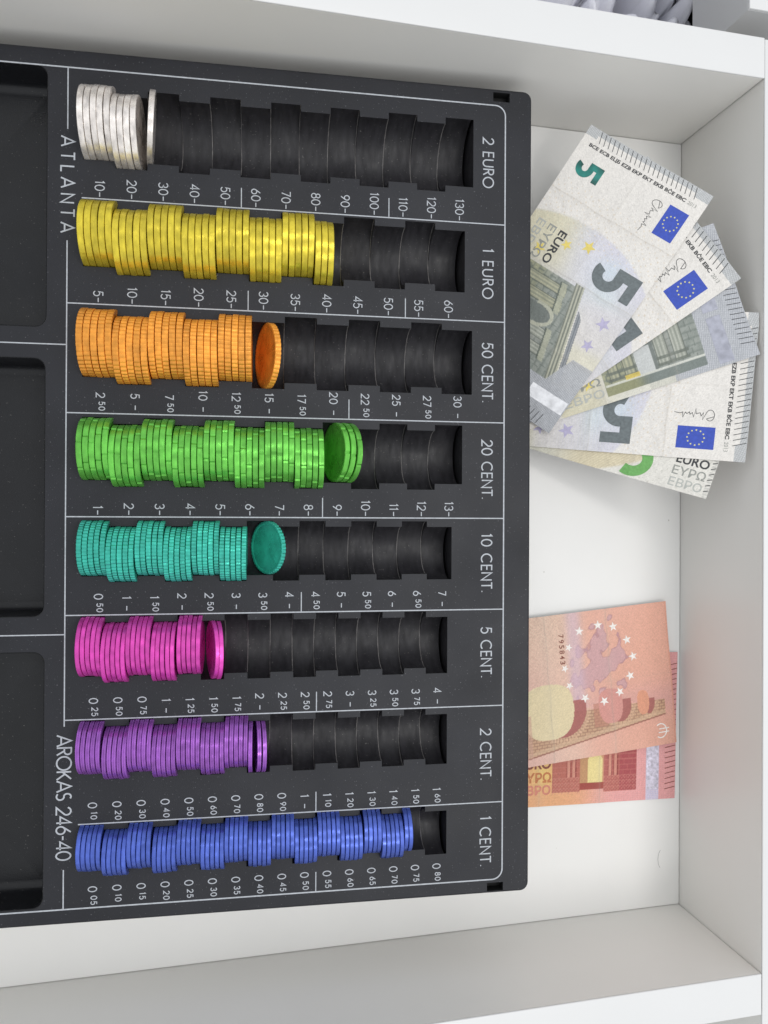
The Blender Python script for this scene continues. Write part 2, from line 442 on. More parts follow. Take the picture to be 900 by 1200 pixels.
# ------------------------------------------------------------------ coins
def coin_mesh(name, R, t, mat, mode):
    """axis along local z; reeded or grooved rim, raised border on both faces"""
    n = {'fine': 144, 'scallop': 132, 'flower': 112, 'plain': 72, 'groove': 72, 'broken': 120}[mode]
    h = t / 2 - .085
    prof = [(0, h - .22), (R * .55, h - .22), (R * .86, h - .2), (R * .89, h - .02), (R - .50, h), (R - .13, h - .04), (R, h - .17)]
    if mode == 'groove': prof += [(R, .14), (R - .15, .07), (R - .15, -.07), (R, -.14)]
    else: prof += [(R, h * .3), (R, -h * .3)]
    prof += [(R, -h + .17), (R - .13, -h + .04), (R - .50, -h), (R * .89, -h + .02), (R * .86, -h + .2), (R * .55, -h + .22), (0, -h + .22)]
    V, F = [], []
    rows_ = []
    for (r_, z) in prof:
        if r_ == 0: V.append((0, 0, z)); rows_.append([len(V) - 1]); continue
        ring = []
        for i in range(n):
            a = 2 * math.pi * i / n; rr = r_
            if r_ >= R - .14:
                if mode == 'fine': rr -= .06 * (i % 2)
                elif mode == 'scallop': rr -= .26 * (1 if i % 3 == 0 else 0)
                elif mode == 'flower': rr -= .35 if (i % 16) == 0 else 0
                elif mode == 'broken': rr -= .07 * (i % 2) if (i // 20) % 2 == 0 else 0
            ring.append(len(V)); V.append((rr * math.cos(a), rr * math.sin(a), z))
        rows_.append(ring)
    for A, B in zip(rows_[:-1], rows_[1:]):
        for i in range(n):
            j = (i + 1) % n
            if len(A) == 1: F.append((A[0], B[i], B[j]))
            elif len(B) == 1: F.append((A[i], B[0], A[j]))
            else: F.append((A[i], B[i], B[j], A[j]))
    me = bpy.data.meshes.new(name); me.from_pydata([(a * MM, b * MM, c * MM) for a, b, c in V], [], F)
    me.materials.append(mat); me.update(); me.shade_smooth(); me.set_sharp_from_angle(angle=math.radians(30)); return me
def coin_mat(name, rgb, metal=.55, rough=.31, noise=.22):
    return material(name, rgb, rough=rough, metal=metal, noise=noise, nscale=260, bump=.10, bscale=330, rand=.13, rnoise=.14, stretch=(1, 1, 1.6))
kinds = [  # colour word, material, rim
 ('silver', coin_mat('silver_coin_metal', (230, 223, 217), metal=.6, rough=.3, noise=.3), 'fine'),
 ('yellow', coin_mat('yellow_coin_metal', (216, 196, 62)), 'broken'),
 ('orange', coin_mat('orange_coin_metal', (240, 160, 62), metal=.4), 'scallop'),
 ('green', coin_mat('green_coin_metal', (110, 196, 80)), 'flower'),
 ('turquoise', coin_mat('turquoise_coin_metal', (66, 186, 166)), 'scallop'),
 ('magenta', coin_mat('magenta_coin_metal', (212, 72, 174), metal=.4), 'plain'),
 ('purple', coin_mat('purple_coin_metal', (158, 96, 188)), 'groove'),
 ('blue', coin_mat('blue_coin_metal', (84, 106, 196)), 'plain'),
]
ORD = ['first', 'second', 'third', 'fourth', 'fifth', 'sixth', 'seventh', 'eighth', 'ninth', 'tenth', 'eleventh', 'twelfth', 'thirteenth', 'fourteenth', 'fifteenth', 'sixteenth']
#            upright count, {after n coins: gap}, leaning [(x, angle deg)]
fill = [
 (9, {}, [(-23.3, 8.0)]),
 (38, {20: .12, 35: .1}, []),
 (25, {}, [(18.7, 18.5)]),
 (40, {}, [(44.1, 18.5), (46.5, 18.0), (48.9, 17.5)]),
 (30, {10: .12}, [(19.2, 36.0)]),
 (25, {20: .5}, [(-.7, 14.0), (1.25, 11.0)]),
 (36, {5: .4}, [(15.8, 5.0), (17.6, 5.5)]),
 (71, {5: .25, 15: .3, 60: .25}, []),
]
def place_coin(me, rw, xc, lean, label, group, yaw=0.0):
    (nm, R, t, pitch, n, ye, yo, tx, dv, wy) = rw
    seg = min(int((xc - X0) / pitch), n - 1)
    y = ye if seg % 2 == 0 else yo
    o = bpy.data.objects.new('coin', me); col.objects.link(o)
    spin = random.uniform(0, 2 * math.pi)
    jx = random.gauss(0, .12)
    loc = Vector((xc * MM, (y + random.uniform(-.2, .2)) * MM, (ZC - .12 + random.uniform(-.05, .02)) * MM))
    # coin axis (local z) along tray x, then lean its top to the right
    Rm = Matrix.Rotation(math.radians(yaw + random.gauss(0, .25)), 4, 'Z') @ Matrix.Rotation(math.radians(lean + jx), 4, 'Y') @ Matrix.Rotation(math.radians(90), 4, 'Y') @ Matrix.Rotation(spin, 4, 'Z')
    o.matrix_world = TM @ Matrix.Translation(loc) @ Rm
    tag(o, label, 'coin', group)
    return seg
for rw, (cname, cm, mode), (cnt, gaps, leans) in zip(rows, kinds, fill):
    me = coin_mesh('coin', rw[1], rw[2], cm, mode)
    group = f'{cname} coins in the {rw[0].rstrip(".")} row'
    x = X0 + .12; per = {}
    for i in range(cnt):
        if i in gaps: x += gaps[i]
        xc = x + rw[2] / 2; x += rw[2]
        seg = min(int((xc - X0) / rw[3]), rw[4] - 1); per[seg] = per.get(seg, 0) + 1
        lab = f'upright {cname} coin, {ORD[per[seg] - 1]} from left in the {ORD[seg]} cluster of the {rw[0].rstrip(".")} row'
        place_coin(me, rw, xc, 0, lab, group)
    for j, (xc, ang) in enumerate(leans):
        if len(leans) == 1: lab = f'single {cname} coin leaning apart at the right end of the {rw[0].rstrip(".")} row'
        else: lab = f'{ORD[j]} from left of the {len(leans)} leaning {cname} coins ending the {rw[0].rstrip(".")} row'
        place_coin(me, rw, xc, ang, lab, group, -2.5 if cname == 'silver' else 0.0)

# ------------------------------------------------------------------ banknotes
# five-euro notes lean up on the front panel; they share the slope S(x, y)
SS = (99.3937703, 0.443329491, -0.098650784, -0.203534727)
def slope(x, y):
    w = 12.; yy = y - 75
    return 2.2 + (SS[1] + SS[2] * yy * .01) * w * np.logaddexp(0, (x - SS[0] - SS[3] * yy) / w)
def flat(x, y): return .5 + 0 * x
def note_map(L, Wd, c, surf, off, seed, amp):
    r3 = np.random.default_rng(seed)
    wv = [(r3.uniform(.02, .07), r3.uniform(.02, .07), r3.uniform(0, 6.3), r3.uniform(0, 6.3)) for _ in range(4)]
    def P(u, v, lift=0.0):
        u = np.asarray(u, float); v = np.asarray(v, float)
        th = math.radians(c[2]); du = (u - L / 2) * (1 + c[3]); dv = (v - Wd / 2) * (1 + c[4])
        X = du * math.cos(th) - dv * math.sin(th); Y = du * math.sin(th) + dv * math.cos(th)
        sx = float((surf(np.float64(c[0] + 15), c[1]) - surf(np.float64(c[0] - 15), c[1])) / 30)
        x = c[0] + X / math.sqrt(1 + sx * sx); y = c[1] + Y
        x = np.minimum(x, 208.2 - off * .1)
        z = surf(x, y) + off
        b = 0
        for a1, a2, p1, p2 in wv: b = b + np.sin(a1 * u * 2 + p1) * np.sin(a2 * v * 2 + p2)
        z = z + amp * (.5 + .25 * b)
        for cu in (30.5, 60.0, 89.0):    # creases of a note folded in four
            z = z + amp * .55 * np.exp(-np.abs(u - cu) / 1.6)
        z = z + amp * .3 * np.exp(-np.abs(v - Wd / 2) / 1.3)
        return np.stack([x, y, z + lift], -1)
    return P

paper = bpy.data.materials.new('banknote_paper'); paper.use_nodes = True
nt = paper.node_tree; b = nt.nodes["Principled BSDF"]; b.inputs["Roughness"].default_value = .62; b.inputs["Specular IOR Level"].default_value = .35
at = nt.nodes.new("ShaderNodeAttribute"); at.attribute_name = 'ink'; nt.links.new(at.outputs["Color"], b.inputs["Base Color"])
tc = nt.nodes.new("ShaderNodeTexCoord"); nz = nt.nodes.new("ShaderNodeTexNoise"); nz.inputs["Scale"].default_value = 160; nz.inputs["Detail"].default_value = 6
bp = nt.nodes.new("ShaderNodeBump"); bp.inputs["Distance"].default_value = .0011; bp.inputs["Strength"].default_value = .9
nt.links.new(tc.outputs["Object"], nz.inputs["Vector"]); nt.links.new(nz.outputs[0], bp.inputs["Height"]); nt.links.new(bp.outputs[0], b.inputs["Normal"])

def ink(name, rgb, rough=.55, metal=0, noise=.12, nscale=900, **k): return material(name, rgb, rough=rough, metal=metal, noise=noise, nscale=nscale, **k)
I = dict(black=ink('black_ink', (52, 54, 56)), grey=ink('slate_grey_ink', (104, 112, 114), noise=.2), light=ink('pale_grey_ink', (150, 152, 146)), lighter=ink('faint_grey_ink', (182, 184, 178)),
    blue=ink('flag_blue_ink', (52, 78, 178)), star=ink('star_yellow_ink', (226, 222, 150)), gold=ink('gold_ink', (226, 206, 112)), violet=ink('violet_ink', (182, 176, 204)),
    emerald=ink('emerald_ink', (16, 100, 92), rough=.3, noise=.95, nscale=150, metal=.2), green=ink('green_ink', (108, 168, 92), noise=.15), brown=ink('brown_ink', (128, 66, 50)),
    white=ink('white_print', (240, 234, 228)), red=ink('dark_red_ink', (150, 70, 62)), ochre=ink('ochre_ink', (188, 116, 70)), rose=ink('rose_ink', (206, 130, 110)))
M['holo'] = material('silver_hologram_foil', (244, 244, 246), rough=.16, metal=.45, noise=.22, nscale=260, bump=.10, bscale=520)
M['holo_dull'] = material('dull_hologram_foil', (164, 166, 178), rough=.45, metal=.35, noise=.2, nscale=330, bump=.08, bscale=520)

def refine(V, F, maxlen):
    bm = bmesh.new(); vs = [bm.verts.new(v) for v in V]
    for f in F:
        try: bm.faces.new([vs[i] for i in f])
        except ValueError: pass
    bmesh.ops.triangulate(bm, faces=bm.faces)
    for _ in range(7):
        es = [e for e in bm.edges if e.calc_length() > maxlen]
        if not es: break
        bmesh.ops.subdivide_edges(bm, edges=es, cuts=1); bmesh.ops.triangulate(bm, faces=[f for f in bm.faces if len(f.verts) > 3])
    bm.verts.index_update()
    V2 = [tuple(v.co) for v in bm.verts]; F2 = [tuple(v.index for v in f.verts) for f in bm.faces]; bm.free(); return V2, F2
def on_note(name, V, F, P, mat, parent, lift=.07, maxlen=2.2):
    V, F = refine(V, F, maxlen)
    A = np.array(V); Q = P(A[:, 0], A[:, 1], 0) ; Q[:, 2] += lift + A[:, 2]
    # keep faces looking up
    o = mesh(name, Q.tolist(), F, mat, parent)
    fn = o.data.polygons
    if len(fn) and sum(p.normal.z for p in fn) < 0: o.data.flip_normals()
    return o
def glyphs(body, bold=0.0):
    cu = bpy.data.curves.new('t', 'FONT'); cu.body = body; cu.size = 1; cu.offset = bold; cu.resolution_u = 3
    ob = bpy.data.objects.new('t', cu); me = ob.to_mesh()
    V = [tuple(v.co) for v in me.vertices]; F = [tuple(p.vertices) for p in me.polygons]
    ob.to_mesh_clear(); bpy.data.objects.remove(ob); bpy.data.curves.remove(cu); return V, F
def note_text(body, P, mat, parent, u, v, length, height, direction=0, bold=.012, name='printed_text', lift=.07):
    """fits text in length x height; (u, v) lower-left of the text; direction 0: along +u, 90: along +v (glyph up = -u)"""
    V, F = glyphs(body, bold); A = np.array(V)
    if not len(A): return
    mn, mx = A.min(0), A.max(0)
    a = (A[:, 0] - mn[0]) / (mx[0] - mn[0]) * length; b_ = (A[:, 1] - mn[1]) / (mx[1] - mn[1]) * height
    if direction == 0: X, Y = u + a, v + b_
    elif direction == 90: X, Y = u - b_, v + a
    on_note(name, np.stack([X, Y, 0 * X], 1).tolist(), F, P, mat, parent, lift)
def star_poly(cx, cy, r, rot=90, inner=.42):
    pts = []
    for i in range(10):
        rr = r if i % 2 == 0 else r * inner; a = math.radians(rot + 36 * i); pts.append((cx + rr * math.cos(a), cy + rr * math.sin(a), 0))
    return [(cx, cy, 0)] + pts, [(0, 1 + i, 1 + (i + 1) % 10) for i in range(10)]
def five(u0, v0, h, w, sw):
    """heavy figure 5 as one stroke"""
    s = sw / 2; r_ = h * .33 - s * .55
    cx, cy = u0 + w * .44, v0 + h * .335
    rx = w - s - w * .44; ry = h * .335 - s
    return [(u0 + w, v0 + h - s), (u0 + s * 1.1, v0 + h - s), (u0 + s * 1.1, v0 + h * .56)] + arc(cx, cy, rx, ry, 100, -118, 22)

def grid(L, Wd, du=.34):
    nu = int(L / du) + 1; nv = int(Wd / du) + 1
    U, Vv = np.meshgrid(np.linspace(0, L, nu), np.linspace(0, Wd, nv)); return U, Vv, nu, nv
def inpoly(U, V, pts):
    ins = np.zeros(U.shape, bool); n = len(pts)
    for i in range(n):
        x0, y0 = pts[i]; x1, y1 = pts[(i + 1) % n]
        if y0 == y1: continue
        c = ((y0 > V) != (y1 > V)) & (U < (x1 - x0) * (V - y0) / (y1 - y0) + x0); ins ^= c
    return ins
def ell(U, V, cx, cy, rx, ry): return ((U - cx) / rx) ** 2 + ((V - cy) / ry) ** 2 < 1
def vnoise(U, V, s, seed):
    r4 = np.random.default_rng(seed); o = 0
    for k in range(6):
        a = r4.uniform(0, 6.28); f = s * r4.uniform(.6, 1.6); o = o + np.sin((U * math.cos(a) + V * math.sin(a)) * f + r4.uniform(0, 6.28))
    return o / 6
def put(C, m, rgb, a=1.0):
    a = a * m if not isinstance(m, tuple) else a
    a = np.asarray(a, float)[..., None]; C[:] = C * (1 - a) + np.array(rgb, float) * a
def soft(x, w): return 1 / (1 + np.exp(-x / w))

def art_front5(U, V):
    C = np.ones(U.shape + (3,)) * np.array((226, 222, 216))
    inside = soft(U - (97 - np.sqrt(np.maximum(3600 - (V - 25) ** 2, 0))), .25)
    put(C, inside, (208, 209, 216), .9)
    put(C, inside * soft(24 - V + (U - 52) * .2, 3) * soft(62 - U, 2), (214, 205, 168), .75)
    put(C, inside * soft(V - 30, 4) * soft(56 - U, 4), (212, 208, 222), .8)
    put(C, np.exp(-((U - 49) / 6) ** 2 - ((V - 44) / 8) ** 2), (196, 214, 226), .6)
    put(C, np.exp(-((U - 59) / 5) ** 2 - ((V - 47) / 8) ** 2), (200, 218, 226), .5)
    put(C, soft(U - 70, 3) * soft(V - 40, 2) * soft(101 - U, .3), (220, 214, 190), .8)
    put(C, soft(U - 63, 1) * soft(12 - np.abs(V - 55), 2) * soft(82 - U, 1), (214, 210, 216), .7)
    # guilloche
    put(C, inside * (.5 + .5 * np.sin(V * 6.0 + 2 * np.sin(U * .3))), (190, 190, 186), .16)
    put(C, inside * (.5 + .5 * np.sin(U * 5.2)), (226, 224, 200), .14)
    dots = (np.sin(U * 1.9 + .5 * np.sin(V)) * np.sin(V * 1.7 + .7 * np.sin(U * .9)) > .86) & (U > 24) & (U < 47)
    put(C, dots, (214, 196, 170), .55)
    # ---- gateway in perspective
    top = lambda u: 34 + (u - 61.5) * .30
    b_ = (U > 61.5) & (U < 101) & (V > 3) & (V < top(U))
    put(C, b_, (150, 155, 148), .95)
    put(C, b_ * soft(vnoise(U, V, 1.1, 9), .12), (118, 126, 120), .35)
    put(C, b_ * soft(74 - U, 1.5) * soft(20 - V, 2), (170, 168, 126), .6)
    put(C, b_ * (.5 + .5 * np.sin(V * 2.0)) ** 6, (110, 118, 112), .55)                 # ashlar courses
    put(C, b_ * ((np.sin(U * 1.1 + 1.5 * (np.floor(V / 3.14) % 2)) > .97)), (104, 112, 106), .6)
    for cx, wd in ((66.3, 2.2), (72.6, 2.2), (86.0, 2.4), (92.6, 2.4)):
        cb = b_ & (np.abs(U - cx) < wd) & (V > 9) & (V < top(U) - 3)
        put(C, cb, (188, 190, 178) if cx > 75 else (186, 184, 156), .9)
        put(C, cb * (.5 + .5 * np.sin((U - cx) * 4.2)), (120, 126, 116), .6)
        put(C, cb & (np.abs(np.abs(U - cx) - wd) < .35), (92, 98, 92), .8)
        for yb in (9.5, 12.5): put(C, b_ & (np.abs(U - cx) < wd + .9) & (np.abs(V - yb) < .7), (108, 114, 106), .8)
        put(C, b_ & (np.abs(U - cx) < wd + 1.1) & (V > top(U) - 6.5) & (V < top(U) - 3.4), (176, 178, 158), .85)
        put(C, b_ & (np.abs(U - cx) < wd + 1.1) & (np.abs(V - top(U) + 6.4) < .4), (90, 98, 92), .8)
    arch = (ell(U, V, 79.4, 26, 3.8, 7)) | ((np.abs(U - 79.4) < 3.8) & (V > 8) & (V < 26))
    put(C, arch & b_, (120, 126, 122), .95)
    put(C, arch & b_ & (V < 20) & (U < 82), (206, 208, 206), .9)
    ring = ell(U, V, 79.4, 26, 5.4, 8.6) & ~ell(U, V, 79.4, 26, 3.8, 7) & (V > 24)
    put(C, ring & b_, (196, 196, 176), .8)
    slab = (U > 61.5) & (U < 101) & (V > 3) & (V < 7.2)
    put(C, slab, (122, 130, 126), .95); put(C, slab * soft(76 - U, 1), (158, 156, 112), .7)
    put(C, (U > 62) & (U < 101) & (np.abs(V - 7.6) < .5), (222, 222, 212), .8)
    put(C, (U > 70) & (U < 76) & (np.abs(V - 8.8) < 1.0), (222, 196, 96), .8)
    # cornices
    cn = (U > 60) & (U < 102) & (V > top(U)) & (V < top(U) + 4.6)
    put(C, cn, (188, 188, 168), .9); put(C, cn * (.5 + .5 * np.sin((V - top(U)) * 4.1)), (92, 98, 94), .75)
    c2 = (U > 69 + (V - top(U) - 5) * 1.2) & (U < 100) & (V > top(U) + 5.2) & (V < top(U) + 7.6)
    put(C, c2, (150, 154, 158), .9); put(C, c2 * (.5 + .5 * np.sin((V - top(U)) * 5.2)), (96, 102, 110), .7)
    # ---- right margin with dot screen
    rt = U > 101
    put(C, rt, (206, 207, 208), .95)
    rt2 = (U > 88) & (V > 52 - (U - 88) * .4) & (U <= 101); put(C, rt2, (206, 207, 208), .9)
    low = (V < 3) & (U > 78); put(C, low, (206, 207, 208), .95)
    dt = np.sin(U * 5.2 + V * 2.4) * np.sin(U * 2.2 - V * 5.0)
    put(C, (rt | rt2 | low) * (.5 + .5 * dt), (122, 127, 138), .68)
    lf = U < 4.4
    put(C, lf & ((V < 5.5) | (V > 55) | (U < 2.6)), (206, 208, 208), .8)
    put(C, (lf & ((V < 5.5) | (V > 55) | (U < 2.6))) * (.5 + .5 * dt), (120, 124, 128), .6)
    put(C, (V < 2.8) & (U > 62) & (U < 88), (222, 218, 196), .6)
    return C
def art_back5(U, V):
    C = np.ones(U.shape + (3,)) * np.array((222, 219, 211))
    m = soft(84 + 4 * np.sin(V * .2) - U + (V - 5) * 1.4, .4)
    put(C, m, (216, 206, 178), .95); put(C, m * (.5 + .5 * np.sin((U - V) * 4.6)), (188, 172, 140), .4)
    put(C, m * soft(62 - U, 3), (204, 206, 198), .7)
    d = (np.sin(U * 1.7) * np.sin(V * 1.9 + U * .4) > .9) & (U > 90); put(C, d, (190, 188, 176), .6)
    put(C, (U > 118) * (.5 + .5 * np.sin(V * 5)), (160, 160, 156), .5)
    return C
def art_back10(U, V):
    C = np.ones(U.shape + (3,)) * np.array((226, 172, 150))
    put(C, soft(U - 44, 3) * soft(120 - U, 3), (222, 198, 176), .9)
    put(C, soft(V - 38 + (U - 50) * .5, 4) * soft(U - 62, 4), (206, 166, 158), .7)
    # maze-like texture of the pale field
    mz = (np.sin(U * 3.4 + 2 * np.sin(V * 1.2)) * np.sin(V * 3.1 + 2 * np.sin(U * 1.3)) > .25)
    put(C, mz & (U > 42) & (V < 46), (200, 170, 152), .45)
    put(C, .5 + .5 * np.sin((U + V) * 3.6 + np.sin(U)), (210, 156, 146), .25)
    put(C, soft(vnoise(U, V, .06, 44), .12), (230, 184, 170), .35)
    put(C, soft(V - 40, 3) * soft(46 - U, 4) * soft(50 - V, 3), (204, 156, 160), .55)
    # violet land shapes inside the ring of stars (generic coastline)
    n1_ = vnoise(U, V, .42, 5) + .55 * vnoise(U, V, 1.0, 6)
    land = (n1_ - ((U - 35) / 17) ** 2 - ((V - 24) / 20) ** 2 + .42) > 0
    edge = np.abs(n1_ - ((U - 35) / 17) ** 2 - ((V - 24) / 20) ** 2 + .42) < .06
    put(C, land, (196, 158, 166), .7); put(C, edge, (160, 116, 126), .4)
    put(C, soft(3.2 - np.abs(U - 46.5), .8) * soft(48 - V, 2), (206, 182, 198), .6)      # foil thread
    # ---- bridge, upside down in the picture
    deck = 52.5 + (U - 5) * .165 + 0.0 * U
    br = (V > 45.5) & (V < deck) & (U > 4.5)
    put(C, br, (196, 160, 130), .95)
    row = np.floor(V / 1.35); mort = (np.abs((V / 1.35) % 1 - .5) > .36) | (np.abs(((U + row * 1.1) / 2.3) % 1 - .5) > .42)
    put(C, br & mort, (140, 100, 86), .6)
    put(C, (np.abs(V - deck) < .35) & (U > 4.5), (150, 100, 86), .8)
    put(C, (V > deck - 2.2) & (V < deck - .3) & (U > 4.5), (214, 182, 152), .6)
    put(C, (U > 33) & (U < 39.5) & (V > 43) & (V < 54), (186, 128, 110), .6)
    for cx, cy, rx, ry, sh, fillc in ((61.2, 43.8, 12.2, 12.6, 6.0, (222, 206, 168)), (31.2, 45.0, 5.8, 8.0, 4.2, (212, 150, 140)), (15.4, 45.6, 2.9, 5.6, 2.8, (220, 156, 128))):
        put(C, ell(U, V, cx - sh, cy, rx, ry) & (V > cy - ry * .3), (168, 104, 98), .95)
        vr = ell(U, V, cx - sh, cy, rx + 2.2, ry + 2.2) & ~ell(U, V, cx - sh, cy, rx, ry) & (V > cy) & (V < deck)
        ang = np.arctan2(V - cy, U - cx + sh); put(C, vr * (.5 + .5 * np.sin(ang * 60)), (222, 186, 156), .7)
        put(C, (np.abs((U - cx) / rx) ** 2.7 + np.abs((V - cy) / ry) ** (2.1 + .9 * (V < cy)) < 1), fillc, 1.0)
    put(C, (U > 69.5) & (V > 44) & (V < deck), (200, 160, 142), .6)
    put(C, U < 1.0, (214, 150, 130), .5)
    return C
def art_front10(U, V):
    C = np.ones(U.shape + (3,)) * np.array((222, 150, 148))
    put(C, soft(86 - U, 5), (226, 168, 122), .95)
    put(C, np.exp(-((U - 62) / 6) ** 2 - ((V - 14) / 6) ** 2), (226, 206, 110), .7)
    pat = np.sin(U * 3.6 + V * 3.6) * np.sin(U * 3.6 - V * 3.6)
    put(C, soft(U - 84, 3) * (.5 + .5 * pat), (236, 196, 196), .6)
    put(C, soft(84 - U, 3) * (.5 + .5 * np.sin(V * 5)), (236, 188, 140), .3)
    def blk(a, b, c, d, rgb, al=.95): put(C, (U > a) & (U < b) & (V > c) & (V < d), rgb, al)
    blk(66.3, 79.4, 5.5, 48, (178, 104, 92)); blk(91, 107.5, 5.0, 50, (176, 98, 90)); blk(99, 107.5, 5.0, 50, (166, 78, 84), .8)
    blk(79.4, 91, 6.5, 48, (206, 150, 116)); blk(79.4, 84, 9, 48, (190, 146, 106), .9)
    av = ((np.abs(U - 86.8) < 3.5) & (V > 9.5) & (V < 19)) | ell(U, V, 86.8, 19, 3.5, 3.6)
    put(C, av, (232, 214, 148), 1)
    blk(79.4, 91, 6.3, 9.3, (158, 74, 66)); 
    for cx in (74, 76.6, 94.2, 97.0): 
        put(C, (np.abs(U - cx) < .9) & (V > 12) & (V < 48), (212, 152, 132), .85); put(C, (np.abs(np.abs(U - cx) - .9) < .22) & (V > 12) & (V < 48), (130, 54, 52), .8)
    bl = (((U > 66.3) & (U < 79.4)) | ((U > 91) & (U < 107.5))) & (V > 5) & (V < 48)
    put(C, bl & (np.abs((V / 2.4) % 1 - .5) > .42), (200, 130, 118), .45)
    put(C, bl & (V < 12) * ((np.sin(U * 4) * np.sin(V * 4)) > .2), (206, 150, 132), .5)
    put(C, bl & (np.abs(((U + np.floor(V / 2.4) * 1.7) / 3.9) % 1 - .5) > .45), (198, 124, 112), .35)
    put(C, (U > 112.2) & (U < 118.6), (222, 214, 226), .9)
    put(C, ((U > 112.2) & (U < 118.6)) * (.5 + .5 * pat), (164, 168, 210), .55)
    return C

def make_note(label, L, Wd, c, surf, off, seed, amp, art, group):
    P = note_map(L, Wd, c, surf, off, seed, amp)
    U, Vv, nu, nv = grid(L, Wd)
    C = art(U, Vv)
    C = C * (1 + .022 * vnoise(U, Vv, .09, seed + 50))[..., None] * (1 + rng.normal(0, .028, U.shape))[..., None]
    for cu in (30.5, 60.0, 89.0):      # soiled fold lines
        put(C, np.exp(-((U - cu - .25 * np.sin(Vv * .3)) / .22) ** 2), (150, 142, 130), .22)
        put(C, np.exp(-np.abs(U - cu) / 2.2), (196, 190, 180), .12)
    put(C, np.exp(-((Vv - Wd / 2) / .25) ** 2), (160, 152, 140), .10)
    Q = P(U.ravel(), Vv.ravel())
    idx = np.arange(nu * nv).reshape(nv, nu)
    quads = np.stack([idx[:-1, :-1], idx[:-1, 1:], idx[1:, 1:], idx[1:, :-1]], -1).reshape(-1, 4)
    root = empty('banknote', (float(Q[:, 0].mean()) * MM, float(Q[:, 1].mean()) * MM, 0)); tag(root, label, 'banknote', group)
    off_ = np.array([Q[:, 0].mean(), Q[:, 1].mean(), 0])
    PP = lambda u, v, lift=0.0: P(u, v, lift) - off_
    Q2 = Q - off_; bot = Q2.copy(); bot[:, 2] -= .12; n = len(Q2)
    me = bpy.data.meshes.new('paper_sheet')
    ring = list(idx[0, :]) + list(idx[1:, -1]) + list(idx[-1, -2::-1]) + list(idx[-2:0:-1, 0])
    F = quads.tolist() + (quads[:, ::-1] + n).tolist() + [(ring[i], ring[i] + n, ring[(i + 1) % len(ring)] + n, ring[(i + 1) % len(ring)]) for i in range(len(ring))]
    me.from_pydata((np.vstack([Q2, bot]) * MM).tolist(), [], F)
    ca = me.color_attributes.new('ink', 'FLOAT_COLOR', 'POINT')
    lc = lin(np.clip(C, 0, 255)).reshape(-1, 3); a = np.ones((2 * n, 4)); a[:n, :3] = lc; a[n:, :3] = .6
    ca.data.foreach_set('color', a.ravel()); me.materials.append(paper); me.update(); me.shade_smooth(); me.set_sharp_from_angle(angle=math.radians(60))
    o = bpy.data.objects.new('paper_sheet', me); col.objects.link(o); o.parent = root
    return root, PP

